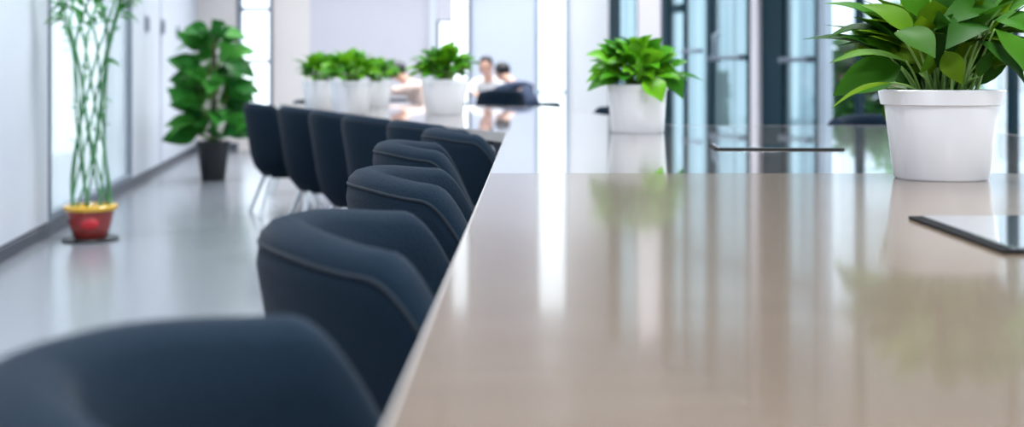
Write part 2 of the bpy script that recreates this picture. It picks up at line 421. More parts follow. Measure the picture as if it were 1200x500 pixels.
# unit 5: dark post + pale bay
facade_unit('window', 5, 'narrow glazed bay with dark posts beside the back wall', [post(714, 727), post(748, 752, .06)],
            [(fac(727), fac(748), 0.05, 0.1), (fac(727), fac(748), 2.6, 0.08)], [(fac(727), fac(748), 0.1, FH)], M['frame_dark'], M['glass_blue'])
struct(MB().box(((fac(752) + fac(779)) / 2, 0, FH / 2), (fac(779) - fac(752), 0.12, FH), mtx=FM).build('trim_11', M['frame_pink'], bevel=0.01), 'white column in the glass front')
d1 = facade_unit('door', 1, 'glazed door leaf with dark teal frame behind the bright plant', [post(779, 786, .08), post(801, 806), post(828, 832)],
            [(fac(786), fac(801), 0.06, 0.12), (fac(786), fac(801), fz(793, 10), 0.10), (fac(806), fac(828), 0.06, 0.12), (fac(786), fac(828), 2.55, 0.1)],
            [(fac(786), fac(801), 0.12, FH), (fac(806), fac(828), 0.12, FH)], M['frame_dark'], M['glass_blue'])
d2 = facade_unit('door', 2, 'glazed door leaf with push bar between teal posts', [post(832, 838, .07), post(879, 888, .09)],
            [(fac(838), fac(879), 0.06, 0.12), (fac(838), fac(879), 2.55, 0.1)],
            [(fac(838), fac(879), 0.12, FH)], M['frame_dark'], M['glass_blue'])
struct(MB().box(((fac(888) + fac(897)) / 2, -0.04, FH / 2), (fac(897) - fac(888), 0.10, FH), mtx=FM).build('trim_12', M['frame_pink'], bevel=0.01), 'slim white post in the glass front')
d3 = facade_unit('door', 3, 'glazed door leaf with push bar right of the white post', [post(897, 921, .09), post(958, 966, .06)],
            [(fac(921), fac(958), 0.06, 0.12), (fac(921), fac(958), 2.55, 0.1)],
            [(fac(921), fac(958), 0.12, FH)], M['frame_dark'], M['glass_blue'])
struct(MB().box(((fac(966) + fac(973)) / 2, -0.02, FH / 2), (fac(973) - fac(966), 0.10, FH), mtx=FM).build('trim_13', M['frame_steel'], bevel=0.01), 'pale steel post in the glass front')
facade_unit('window', 6, 'wide clear bay looking onto the garden', [post(1004, 1011, .05), post(1183, 1191, .06)],
            [(fac(973), fac(1183), 0.05, 0.1)],
            [(fac(973), fac(1004), 0.1, FH), (fac(1011), fac(1183), 0.1, FH)], M['frame_dark'], M['glass_clear'])
facade_unit('window', 7, 'glass bays continuing to the right', [(fac(1191) + 2.0, fac(1191) + 2.08, .06, 0, FH), (fac(1191) + 4.2, fac(1191) + 4.28, .06, 0, FH), (fac(1191) + 6.4, fac(1191) + 6.48, .06, 0, FH)],
            [(fac(1191), fac(1191) + 6.4, 0.05, 0.1)], [(fac(1191), fac(1191) + 2.0, 0.1, FH), (fac(1191) + 2.08, fac(1191) + 4.2, 0.1, FH), (fac(1191) + 4.28, fac(1191) + 6.4, 0.1, FH)], M['frame_dark'], M['glass_clear'])
def pushbar(o, p0, p1, py):
    a, b = fac(p0), fac(p1); z = fz((p0 + p1) / 2, py)
    m = MB(); m.tube([FM @ Vector((a, -0.09, z)), FM @ Vector((b, -0.09, z))], 0.022, 10)
    m.box(((a + 0.04), -0.06, z), (0.04, 0.10, 0.06), mtx=FM); m.box(((b - 0.04), -0.06, z), (0.04, 0.10, 0.06), mtx=FM)
    m.build('push_bar', M['frame'], o, smooth=40)
pushbar(d2, 840, 878, 68); pushbar(d3, 923, 957, 70)
m = MB(); a = fac(846); z = fz(846, 55)
m.tube([FM @ Vector((a, -0.03, z - .16)), FM @ Vector((a, -0.1, z - .13)), FM @ Vector((a, -0.1, z + .13)), FM @ Vector((a, -0.03, z + .16))], 0.02, 10).build('pull_handle', M['frame_steel'], d2, smooth=50)
m = MB(); z = fz(815, 60)
m.tube([FM @ Vector((fac(808), -0.03, z)), FM @ Vector((fac(808), -0.1, z)), FM @ Vector((fac(826), -0.1, z)), FM @ Vector((fac(826), -0.03, z))], 0.02, 10).build('push_bar', M['frame'], d1, smooth=50)

# unseen fill panels added under the ceiling to brighten the room
fill_root = thing('fill_panel', 'added flat fill panel, unseen above the room', 'fill light', (0, 0, CEIL), 0, 'added fill panels')
f = MB()
for sx in (-1, 1): f.box((sx * 0.61, 0, -0.03), (0.03, 0.66, 0.06)); f.box((0, sx * 0.315, -0.03), (1.19, 0.03, 0.06))
f.build('frame', M['fill_white'], fill_root)
MB().box((0, 0, -0.015), (1.19, 0.6, 0.02)).build('fill_backing', M['fill_white'], fill_root)
def add_fill_light(root):
    L = bpy.data.lights.new('tube', 'AREA'); L.shape = 'RECTANGLE'; L.size = 1.16; L.size_y = 0.56; L.energy = FILL_W; L.color = (0.93, 0.97, 1.0); L.spread = R(110)  # area light added as fill, kept narrow to stay out of reflections
    if root.location.y < 0 and root.location.x > 0: L.energy = FILL_W * 2.2; L.spread = R(160)  # extra fill for the front of the large pot
    if root.location.y > 12: L.energy = FILL_W * (0.5 if root.location.x < .5 else 0.55)
    o = bpy.data.objects.new('fill_area', L); COL.objects.link(o); o.parent = root; o.location = (0, 0, -0.05)
spots = [(x, y) for y in (-1.5, 1.2, 3.9, 6.6, 9.3) for x in (-2.0, 1.0)] + [(x, y) for y in (12.2, 14.4) for x in (-3.0, -1.6, -0.2)] + [(0.85, 12.4), (0.75, 14.6)]
roots = []
for i, (x, y) in enumerate(spots):
    r = fill_root if i == 0 else dup(fill_root, 'fill_panel', (x, y, CEIL), 0, 'added flat fill panel, unseen above the room')
    r.location = (x, y, CEIL); roots.append(r)
for r in roots: add_fill_light(r)

# ------------------------------------------------------------------ outdoors
struct(MB().box((12, 14, -0.10), (13, 34, 0.08)).build('ground', M['pave']), 'paved ground outside')

# ------------------------------------------------------------------ tables
EX = -0.083
def table(name, poly, label, m, legs):
    r = thing(name, label, 'table', (0, 0, 0))
    o = MB().prism(poly, TZ - 0.035, TZ).build('tabletop', m, r)
    n = len(poly); cx = sum(p[0] for p in poly) / n; cy = sum(p[1] for p in poly) / n
    out = []; runs = []; prev = False
    for i in range(n):      # pale edge band let in round the rim; butt joints have none
        p, q, u = Vector(poly[i - 1]), Vector(poly[i]), Vector(poly[(i + 1) % n])
        e1, e2 = (q - p).normalized(), (u - q).normalized()
        n1, n2 = Vector((-e1.y, e1.x)), Vector((-e2.y, e2.x)); k = (n1 + n2).normalized(); k *= 0.002 / max(.3, k.dot(n1)); out.append((q + k, q - k * .12))
    for i in range(n):
        a, c = out[i], out[(i + 1) % n]
        joint = abs(a[0].y - c[0].y) < .01 and any(abs(a[0].y - q) < .02 for q in (2.52, 4.5, 7.0))
        if joint: prev = False; continue
        if not prev: runs.append([])
        runs[-1].append((a, c)); prev = True
    if len(runs) > 1 and prev and runs[0][0][0] is out[0]: runs[0] = runs.pop() + runs[0]
    for run in runs:
        b = MB(); z0, z1 = TZ - 0.036, TZ + 0.0006
        for a, c in run:
            vs = [b.bm.verts.new((v.x, v.y, z)) for v in (a[0], c[0], c[1], a[1]) for z in (z0, z1)]
            for f in ((1, 3, 5, 7), (0, 2, 4, 6), (0, 1, 3, 2), (4, 5, 7, 6)): b.bm.faces.new([vs[x] for x in f])
        bmesh.ops.remove_doubles(b.bm, verts=b.bm.verts, dist=1e-5)
        b.build('edge_band', M['edge_band'], r)['label'] = 'pale edge band of the table'
    for (x, y, rz) in legs:
        MB().box((x, y, (TZ - 0.035) / 2), (0.08, 0.08, TZ - 0.035), rot=(0, 0, rz)).build('leg', M['frame'], r, bevel=0.006)
    xs = [p[0] for p in poly]; ys = [p[1] for p in poly]
    return r
g = 0.0015
table('conference_table', [(EX, 0.45), (1.72, 0.45), (1.72, 2.52 - g), (EX, 2.52 - g)], 'nearest brown satin wood table section with a black power box', M['wood'],
      [(0.45, 0.6, 0), (1.6, 0.6, 0), (0.45, 2.4, 0), (1.6, 2.4, 0)])
table('conference_table', [(EX, 2.52 + g), (1.72, 2.52 + g), (1.72, 4.5 - g), (-0.13, 4.5 - g), (EX, 4.38)], 'second glossy table section, with the bright bushy plant at its far seam', M['wood_gloss'],
      [(0.45, 2.65, 0), (1.6, 2.65, 0), (0.45, 4.35, 0), (1.6, 4.35, 0)])
table('conference_table', [(-0.13, 4.5 + g), (1.72, 4.5 + g), (1.72, 5.05), (0.62, 5.05), (0.36, 7.0 - g), (-1.13, 7.0 - g), (-0.635, 5.69)], 'third glossy table section, bending left towards three far plants', M['wood_gloss'],
      [(0.1, 4.65, 0), (1.6, 4.65, 0), (-0.5, 6.85, 0), (0.25, 6.85, 0)])
table('conference_table', [(-1.13, 7.0 + g), (0.36, 7.0 + g), (0.15, 8.5), (-1.98, 9.5)], 'farthest glossy table section carrying the row of small white pots', M['wood_gloss'],
      [(-0.5, 7.2, 0), (0.1, 7.2, 0), (-1.2, 8.75, 0), (-0.2, 8.3, 0)])

# flip-up power boxes set in the table tops
def power_box(loc, rz, label, wx, wy, gap=0.012):
    r = thing('power_box', label, 'power box', (loc[0], loc[1], loc[2] + 0.0004), rz, 'flush power boxes in the table')
    f = MB(); t = 0.006 if gap > .01 else 0.004
    for s in (-1, 1):
        f.box((s * (wx / 2 - t / 2), 0, 0.002), (t, wy, 0.004)); f.box((0, s * (wy / 2 - t / 2), 0.002), (wx - 2 * t, t, 0.004))
    f.build('frame', M['box_black'], r)
    MB().box((0, 0, 0.0015), (wx - 2 * t, wy - 2 * t, 0.002)).build('well', M['box_black'], r)
    MB().box((0.004, 0.002, 0.0042), (wx - gap * 2, wy - gap * 1.4, 0.003)).build('lid', M['lid'], r, bevel=0.001)['label'] = 'mirror-like grey lid'
    return r
power_box((0.76, 1.53, TZ), 0, 'black flush power box with mirror lid, right edge of nearest table', 0.44, 0.34)
power_box((0.71, 3.46, TZ), R(-4), 'black flush power box in the second table section, below the glass doors', 0.36, 0.22, 0.008)

# ------------------------------------------------------------------ chairs
def smooth01(t): t = min(1, max(0, t)); return t * t * (3 - 2 * t)
CA, CB = 0.28, 0.26          # half depth, half width
def chair_stations():
    st = []
    n = 72
    pts = []
    # arm front -> back -> arm front (x forward = +)
    for i in range(16): pts.append((0.24 - 0.24 * i / 16, -CB, 0, -1))
    for i in range(n + 1):
        a = -math.pi / 2 + math.pi * i / n
        c, s = math.cos(a), math.sin(a); p = 2.0 / 1.75
        x = -CA * (abs(c) ** p); y = CB * math.copysign(abs(s) ** p, s)
        q = 0.75
        nx, ny = -(abs(x / CA) ** q) / CA, math.copysign(abs(y / CB) ** q, y) / CB
        L = math.hypot(nx, ny); pts.append((x, y, nx / L, ny / L))
    for i in range(1, 17): pts.append((0.24 * i / 16, CB, 0, 1))
    return pts
def rim_z(x):
    z = 0.792 - 0.015 * smooth01((x + 0.275) / 0.15)
    return z - 0.24 * smooth01((x + 0.135) / 0.20)
def make_chair(label):
    r = thing('tub_chair', label, 'chair', (0, 0, 0), 0, 'charcoal tub chairs')
    st = chair_stations(); th = 0.072; rows = []; seam = []
    m = MB()
    for (x, y, nx, ny) in st:
        zr = rim_z(x); row = []
        lean = 0.0
        def P(ins, z): return Vector((x - nx * ins, y - ny * ins, z))
        row.append(P(0.185, 0.255)); row.append(P(0.13, 0.275)); row.append(P(0.075, 0.34)); row.append(P(0.045, 0.44)); row.append(P(0.02, 0.44 + (zr - 0.44) * 0.5)); row.append(P(0.0, zr - 0.055))
        for k in range(1, 6):
            a = math.pi * k / 6
            row.append(P(th / 2 - th / 2 * math.cos(a), zr - th * 0.5 + th * 0.5 * math.sin(a)))
        row.append(P(th, zr - 0.06)); row.append(P(th + 0.012, 0.44 + (zr - 0.44) * 0.45)); row.append(P(th + 0.03, 0.40)); row.append(P(th + 0.06, 0.34))
        rows.append(row); seam.append(P(0.004, zr - 0.028))
    vs = m.grid(rows)
    for rr in (vs[0], vs[-1]): m.bm.faces.new(rr)
    m.build('shell', M['fabric'], r, smooth=60)
    MB().tube(seam, 0.0035, 6).build('piping', M['fabric_seam'], r, smooth=179)['label'] = 'slightly paler piping seam'
    # seat cushion
    m = MB(); seg = 36; rings = []
    for (s, z) in ((0.0, 0.33), (0.85, 0.33), (0.97, 0.36), (1.0, 0.40), (0.98, 0.435), (0.92, 0.455), (0.6, 0.465), (0.0, 0.468)):
        if s == 0: rings.append([m.bm.verts.new((0.06, 0, z))]); continue
        rg = []
        for i in range(seg):
            a = 2 * math.pi * i / seg; c, sn = math.cos(a), math.sin(a); p = 2 / 2.4
            rg.append(m.bm.verts.new((0.06 + s * 0.19 * math.copysign(abs(c) ** p, c), s * 0.165 * math.copysign(abs(sn) ** p, sn), z)))
        rings.append(rg)
    for a, b in zip(rings, rings[1:]):
        for i in range(seg):
            j = (i + 1) % seg
            if len(a) == 1: m.bm.faces.new((a[0], b[i], b[j]))
            elif len(b) == 1: m.bm.faces.new((a[i], a[j], b[0]))
            else: m.bm.faces.new((a[i], a[j], b[j], b[i]))
    m.build('seat_cushion', M['fabric'], r, smooth=50)
    m = MB()
    m.box((0.05, 0, 0.29), (0.32, 0.24, 0.07)).build('seat_base', M['fabric'], r, bevel=0.03)
    for sx in (-1, 1):
        for sy in (-1, 1):
            MB().tube([(0.02 + sx * 0.13, sy * 0.13, 0.27), (0.02 + sx * 0.22, sy * 0.21, 0.0)], [0.016, 0.011], 12).build('leg', M['chrome'], r, smooth=50)
    return r
def chair_at(i, xb, d, rz, label):
    """xb: world x of the chair's outer back centre, d: its distance; rz: facing"""
    loc = (xb + CA * math.cos(rz), d + CA * math.sin(rz), 0)
    global chair0
    if i == 0:
        chair0 = make_chair(label); chair0.location = loc; chair0.rotation_euler = (0, 0, rz)
        return chair0
    return dup(chair0, 'tub_chair', loc, rz, label)
CH = [
    (-0.345, 0.735, 3, 'nearest charcoal tub chair, blurred, at the table corner closest to camera'),
    (-0.333, 1.465, 3, 'charcoal tub chair directly beyond the nearest blurred one'),
    (-0.346, 2.26, 3, 'charcoal tub chair third along the near table edge'),
    (-0.425, 3.24, 5, 'charcoal tub chair fourth along the table edge, small in view'),
    (-0.370, 4.08, 10, 'charcoal tub chair at the bend of the table edge'),
    (-0.575, 4.85, 22, 'charcoal tub chair first past the bend, mostly hidden by its neighbours'),
    (-0.878, 5.60, 22, 'back of charcoal tub chair fourth from the far left end'),
    (-1.18, 6.40, 22, 'back of charcoal tub chair third from the far left end'),
    (-1.54, 7.32, 22, 'back of charcoal tub chair second from the far left end'),
    (-2.02, 8.45, 22, 'back of charcoal tub chair at far left end with chrome legs showing'),
]
for i, (xb, d, rz, lab) in enumerate(CH): chair_at(i, xb, d, R(rz), lab)
def chair_c(x, y, rz, label): return dup(chair0, 'tub_chair', (x, y, 0), rz, label)
chair_at(90, 1.62, 5.72, R(-92), 'charcoal tub chair across the table, half hidden by the largest plant')
chair_at(91, 0.66, 7.60, R(190), 'charcoal tub chair across the table, just left of the bright bushy plant')
chair_at(93, -1.75, 10.3, R(248), 'charcoal tub chair at the far head of the table')

# ------------------------------------------------------------------ table plants
def make_pot(r, H, rt, rb, collar):
    m = MB()
    if collar:
        prof = [(0, 0.0), (rb - 0.004, 0.0), (rb, 0.004), (rt - 0.012, H * 0.82), (rt - 0.005, H * 0.835), (rt, H * 0.985), (rt - 0.002, H), (rt - 0.012, H), (rt - 0.016, H * 0.9), (rt - 0.022, H * 0.8), (0, H * 0.8)]
    else:
        prof = [(0, 0.0), (rb - 0.004, 0.0), (rb, 0.005), (rt - 0.006, H * 0.86), (rt - 0.002, H * 0.87), (rt, H * 0.985), (rt - 0.002, H), (rt - 0.010, H), (rt - 0.014, H * 0.9), (rt - 0.022, H * 0.8), (0, H * 0.8)]
    m.lathe(prof, 64).build('pot', M['ceramic'], r, smooth=40)
    m = MB(); m.lathe([(0, H * 0.86), (rt * 0.5, H * 0.875), (rt - 0.018, H * 0.85), (rt - 0.02, H * 0.80)], 32).build('soil', M['soil'], r, smooth=60)

def petiole(m, a, b, sag, r0, r1):
    a, b = Vector(a), Vector(b); pts = []
    for i in range(6):
        t = i / 5; p = a.lerp(b, t); p.z += sag * math.sin(math.pi * t); pts.append(p)
    m.tube(pts, [r0 + (r1 - r0) * i / 5 for i in range(6)], 6)

# the largest plant, on the nearest table
dA = 2.37
pa = thing('potted_plant', 'large broad-leaved plant in white collared pot, nearest on the right', 'potted plant', ((1109 - VX) * dA / F, dA + 0.03, TZ))
HA = 0.178
make_pot(pa, HA, 0.1225, 0.092, True)
org = Vector(pa.location)
leaves = MB(); stems = MB()
rng = random.Random(7)
def aleaf(bp, tp, wpx, up=(0, -0.35, 1), droop=0.12, fold=0.2):
    b = Q(bp[0], bp[1], dA + bp[2]) - org; t = Q(tp[0], tp[1], dA + tp[2]) - org
    leaves.leaf(b, t, wpx * dA / F, Vector(up), droop, fold, 10)
    s = Vector((b.x * 0.25 + rng.uniform(-.02, .02), b.y * 0.25 + rng.uniform(-.02, .02), HA * 0.86))
    petiole(stems, s, b, 0.01, 0.0035, 0.002)
LV = [((1072, 42, -.06), (1009, 6, -.02), 36, (0.3, -0.8, .7)), ((1052, 36, -.09), (1096, 68, -.17), 42, (-.1, -.7, 1)),
      ((1168, 5, -.02), (1094, 36, -.11), 34, (0, -.8, .8)), ((1062, 72, -.03), (972, 74, -.04), 24, (0, -.4, 1)),
      ((1056, 78, -.02), (976, 112, 0), 46, (.1, -.9, .6)), ((1040, 64, .05), (981, 43, .07), 18, (0, -.6, 1)),
      ((1064, 62, .04), (1012, 40, .06), 28, (0, -.7, 1)), ((1152, 28, -.07), (1108, 58, -.16), 40, (.1, -.6, 1)),
      ((1108, 60, -.09), (1128, 99, -.11), 26, (-.5, -.8, .3)), ((1165, 24, -.04), (1232, 42, -.06), 34, (0, -.7, .8)),
      ((1166, 34, -.11), (1214, 114, -.15), 46, (.5, -.8, .5)), ((1146, 48, -.1), (1202, 100, -.14), 34, (.4, -.7, .7)),
      ((1125, 18, 0), (1178, -30, .02), 38, (0, -.8, .5)), ((1085, 22, 0), (1044, -22, .02), 36, (0, -.8, .5)),
      ((1108, 20, -.04), (1112, -34, -.03), 40, (0, -1, .2)), ((1150, 12, .08), (1225, -14, .1), 36, (0, -.8, .5)),
      ((1043, 97, -.06), (974, 127, -.07), 8, (0, -.6, 1)), ((1040, 103, .06), (1037, 141, .07), 13, (0, -1, 0.2)),
      ((1180, 60, .05), (1238, 84, .06), 34, (.2, -.7, .7)), ((1066, 50, .08), (1022, 18, .1), 30, (0, -.7, .7)),
      ((1078, 86, -.07), (1090, 56, -.09), 16, (.5, -.8, .2)), ((1146, 90, -.08), (1166, 58, -.09), 15, (-.5, -.8, .3))]
for a, b, wd, up in LV: aleaf(a, b, wd, up)
for i in range(95):
    az = rng.uniform(0, 2 * math.pi); el = rng.uniform(-0.1, 1.25)
    rb_ = rng.uniform(0.02, 0.09); L = rng.uniform(0.12, 0.19)
    bz_ = HA + rng.uniform(0.02, 0.10)
    b = Vector((rb_ * math.cos(az), rb_ * math.sin(az) + 0.03, bz_))
    t = b + Vector((math.cos(az) * math.cos(el), math.sin(az) * math.cos(el), math.sin(el) * 0.85)) * L
    if t.y < -0.02 and t.z < HA + 0.08: t.y = abs(t.y) + 0.02
    leaves.leaf(b, t, rng.uniform(0.045, 0.075), Vector((rng.uniform(-.3, .3), rng.uniform(-.6, .2), 1)), rng.uniform(.05, .2), 0.2, 8)
    petiole(stems, (b.x * .3, b.y * .3, HA * .86), b, 0.005, 0.003, 0.002)
for i in range(60):     # inner leaves that close the gaps low in the plant
    az = rng.uniform(0, 2 * math.pi); q = rng.uniform(.03, .13)
    b = Vector((q * .5 * math.cos(az), q * .5 * math.sin(az) + .02, HA + rng.uniform(0.0, .06)))
    t = b + Vector((math.cos(az) * q, abs(math.sin(az)) * q, rng.uniform(.03, .10)))
    leaves.leaf(b, t, rng.uniform(.03, .06), Vector((rng.uniform(-.5, .5), -1, rng.uniform(0, .6))), rng.uniform(.05, .2), .2, 7)
for i in range(26):
    az = rng.uniform(0, 2 * math.pi); q = rng.uniform(.02, .07)
    petiole(stems, (q * math.cos(az), q * math.sin(az), HA * .86), (q * 1.6 * math.cos(az), q * 1.3 * math.sin(az), HA + rng.uniform(.06, .14)), 0.0, 0.0035, 0.002)
leaves.build('foliage', M['leaf_big'], pa, smooth=179, normals=False)
stems.build('stems', M['stem'], pa, smooth=179)

def bushy(r, H, rt, nleaf, Lr, spread, height, seed, special=()):
    rg = random.Random(seed); lv = MB(); st = MB()
    for (a, b, wd) in special:
        lv.leaf(a, b, wd, Vector((0, -0.6, 1)), 0.12, 0.2, 8)
        petiole(st, (a[0] * .3, a[1] * .3, H * .86), a, 0.01, 0.003, 0.002)
    for i in range(nleaf):
        az = rg.uniform(0, 2 * math.pi); u = rg.random()
        el = -0.35 + 1.6 * u
        rad = spread * (0.35 + 0.65 * rg.random()) * math.cos(max(0, el) * 0.8)
        b = Vector((rad * 0.55 * math.cos(az), rad * 0.55 * math.sin(az), H + 0.015 + height * (0.1 + 0.65 * u * rg.uniform(.6, 1))))
        L = rg.uniform(*Lr)
        t = b + Vector((math.cos(az) * math.cos(el), math.sin(az) * math.cos(el), math.sin(el) * .7)) * L
        lv.leaf(b, t, L * rg.uniform(.5, .72), Vector((rg.uniform(-.4, .4), rg.uniform(-.9, .1), 1)), rg.uniform(.05, .22), .2, 6)
        petiole(st, (b.x * .3, b.y * .3, H * .86), b, 0.004, 0.0028, 0.002)
    lv.build('foliage', M['leaf_bright'], r, smooth=179, normals=False)
    st.build('stems', M['stem'], r, smooth=179)
dB = 4.42
pb = thing('potted_plant', 'bright green bushy plant in white pot before the glass doors', 'potted plant', ((747 - VX) * dB / F, dB, TZ))
HB = 0.178
make_pot(pb, HB, 0.114, 0.098, False)
ob = Vector(pb.location)
def qb(x, y, o=0.0): return Q(x, y, dB + o) - ob
sp = [(qb(725, 78, -.04), qb(686, 64, -.06), .10), (qb(728, 92, -.05), qb(688, 107, -.06), .085), (qb(780, 90, -.05), qb(826, 96, -.02), .035), (qb(755, 92, -.11), qb(776, 120, -.15), .10),
      (qb(775, 85, -.05), qb(800, 116, -.08), .09), (qb(745, 72, -.04), qb(742, 46, -.05), .08), (qb(768, 78, 0), qb(785, 54, 0), .09), (qb(722, 74, 0), qb(712, 54, 0), .09),
      (qb(748, 95, -.12), qb(747, 66, -.14), .03), (qb(785, 80, .02), qb(806, 72, .02), .05)]
bushy(pb, HB, .114, 90, (.08, .125), .17, .14, 11, sp)
# pots farther down the run
def far_pot(px, py, seed, label, n=70, s=1.0):
    d = F * (HC - TZ) / (py - VY)
    p = thing('potted_plant', label, 'potted plant', ((px - VX) * d / F, d, TZ + 0.0008), 0, 'white pots along the far table')
    make_pot(p, 0.185 * s, 0.125 * s, 0.10 * s, False)
    bushy(p, 0.185 * s, .125 * s, n, (.09, .14), .19 * s, .15 * s, seed)
    return p
far_pot(521, 134.0, 21, 'bushy green plant in white pot before the seated people', 80, 1.05)
far_pot(411, 132.5, 22, 'bushy green plant in white pot, middle of the far three', 70, 1.0)
far_pot(376, 127.5, 23, 'bushy green plant in white pot, leftmost of the far three', 70, 1.0)
far_pot(440, 125.5, 24, 'small green plant in white pot, right of the far three', 60, 0.95)

# ------------------------------------------------------------------ lucky bamboo in the red pot
def floor_pt(px, py):
    d = F * HC / (py - VY); return Vector(((px - VX) * d / F, d, 0))
bp = floor_pt(106, 281)
sau = thing('plant_saucer', 'dark round saucer on the floor under the red bamboo pot', 'saucer', bp)
MB().lathe([(0, 0), (0.15, 0), (0.165, 0.012), (0.16, 0.016), (0.145, 0.010), (0, 0.010)], 40).build('dish', M['black_plastic'], sau, smooth=40)
pbm = thing('potted_bamboo', 'tall woven lucky bamboo in red pot with yellow rim by left wall', 'potted plant', (bp.x, bp.y, 0.0105))
HP = 0.20
MB().lathe([(0, 0), (0.085, 0), (0.095, 0.006), (0.118, 0.08), (0.135, 0.165), (0.135, 0.175), (0.118, 0.175), (0.11, 0.15), (0, 0.15)], 40).build('pot', M['red_glaze'], pbm, smooth=50)
rpot = [o for o in bpy.data.objects if o.parent == pbm][0]
MB().lathe([(0.130, 0.166), (0.152, 0.172), (0.156, 0.195), (0.15, 0.20), (0.13, 0.20), (0.118, 0.176)], 40).build('rim', M['yellow_glaze'], rpot, smooth=50)['label'] = 'yellow glazed rim'
m = MB(); bmesh.ops.create_uvsphere(m.bm, u_segments=16, v_segments=10, radius=1.0)
bmesh.ops.transform(m.bm, matrix=Matrix.Translation((0.035, -0.116, 0.10)) @ Matrix.Diagonal((0.055, 0.012, 0.035, 1)), verts=m.bm.verts)
m.build('painted_motif', M['red_bright'], rpot, smooth=179)['label'] = 'bright red painted motif'
MB().lathe([(0, 0.175), (0.116, 0.17), (0.116, 0.151)], 30).build('soil', M['soil'], pbm, smooth=50)
st = MB()
def brad(z):   # lattice radius against height: narrow waist, flared top
    t = z / 1.5
    return 0.115 - 0.035 * math.sin(math.pi * min(1, t * 1.15)) + 0.24 * max(0, t - 0.5) ** 1.3
for sgn in (-1, 1):
    for kk in range(6):
        pts = []
        for i in range(40):
            z = 1.62 * i / 39; a = 2 * math.pi * kk / 6 + sgn * (2.2 * z + 0.25 * math.sin(3.1 * z + kk * 1.7))
            r_ = brad(z) + (0.006 if sgn > 0 else -0.006)
            pts.append((r_ * math.cos(a), r_ * math.sin(a), 0.165 + z))
        st.tube(pts, 0.0068, 6)
st.build('stems', M['bamboo'], pbm, smooth=179)
rg = random.Random(5); lf = MB()
for i in range(230):
    z = 0.95 + 0.55 * rg.random() ** .6 if i > 60 else rg.uniform(0.4, 1.1); a = rg.uniform(0, 2 * math.pi); r_ = brad(min(z, 1.6))
    b = Vector((r_ * math.cos(a), r_ * math.sin(a), 0.165 + z)); L = rg.uniform(.08, .17) if z > 1.1 else rg.uniform(.03, .06)
    el = rg.uniform(-.6, .8)
    if (WM.inverted() @ (pbm.location + b + Vector((math.cos(a), math.sin(a), 0)) * L)).y > -0.06: continue
    lf.leaf(b, b + Vector((math.cos(a) * math.cos(el), math.sin(a) * math.cos(el), math.sin(el))) * L, L * .28, Vector((0, -.5, 1)), .15, .2, 6)
for (x, y, x2, y2) in ((118, 72, 142, 78), (112, 30, 138, 27), (104, 20, 128, 8), (98, 25, 80, 5)):
    d = bp.y
    b = Q(x, y, d) - pbm.location; t = Q(x2, y2, d - .05) - pbm.location
    lf.leaf(b, t, .04, Vector((0, -.6, 1)), .15, .2, 6)
lf.build('foliage', M['leaf_dark'], pbm, smooth=179, normals=False)

# ------------------------------------------------------------------ tall plant in black pot
fp = floor_pt(250, 211)
pf = thing('potted_plant', 'tall leafy plant on a pole in black pot by the far left corner', 'potted plant', fp)
MB().lathe([(0, 0), (0.105, 0), (0.11, 0.01), (0.15, 0.34), (0.158, 0.345), (0.158, 0.37), (0.145, 0.37), (0.138, 0.32), (0, 0.32)], 40).build('pot', M['black_plastic'], pf, smooth=40)
MB().lathe([(0, 0.345), (0.14, 0.34), (0.14, 0.321)], 30).build('soil', M['soil'], pf, smooth=50)
MB().tube([(0, 0, .33), (0.01, 0, 0.9), (0.0, 0.0, 1.47)], [.028, .026, .022], 10).build('moss_pole', M['bark'], pf, smooth=50)
rg = random.Random(9); lf = MB(); st = MB()
for i in range(105):
    z = 0.42 + 0.96 * rg.random() ** 1.15; a = rg.uniform(0, 2 * math.pi)
    reach = 0.42 * (1 - 0.6 * max(0, (z - 0.75) / 0.7)) * rg.uniform(.55, 1)
    b = Vector((reach * .45 * math.cos(a), reach * .45 * math.sin(a), z)); L = rg.uniform(.22, .35)
    el = rg.uniform(-.5, .6)
    t = b + Vector((math.cos(a) * math.cos(el), math.sin(a) * math.cos(el), math.sin(el))) * L
    lf.leaf(b, t, L * rg.uniform(.5, .72), Vector((rg.uniform(-.8, .8), rg.uniform(-1.6, -.2), rg.uniform(.2, 1))), rg.uniform(.05, .2), .2, 6)
    petiole(st, (0, 0, max(.34, z - .16)), b, .01, .006, .004)
for (x, y, x2, y2, wd) in ((247, 52, 229, 36, .12), (253, 50, 270, 33, .13), (262, 70, 300, 92, .2), (240, 70, 210, 75, .13), (236, 100, 207, 96, .14), (265, 100, 305, 110, .2), (240, 130, 210, 145, .15)):
    b = Q(x, y, fp.y) - fp; t = Q(x2, y2, fp.y - .05) - fp
    lf.leaf(b, t, wd, Vector((0, -.8, .7)), .12, .2, 7); petiole(st, (0, 0, max(.34, b.z - .12)), b, .01, .006, .004)
lf.build('foliage', M['leaf_dark'], pf, smooth=179, normals=False)
st.build('stems', M['stem'], pf, smooth=179)

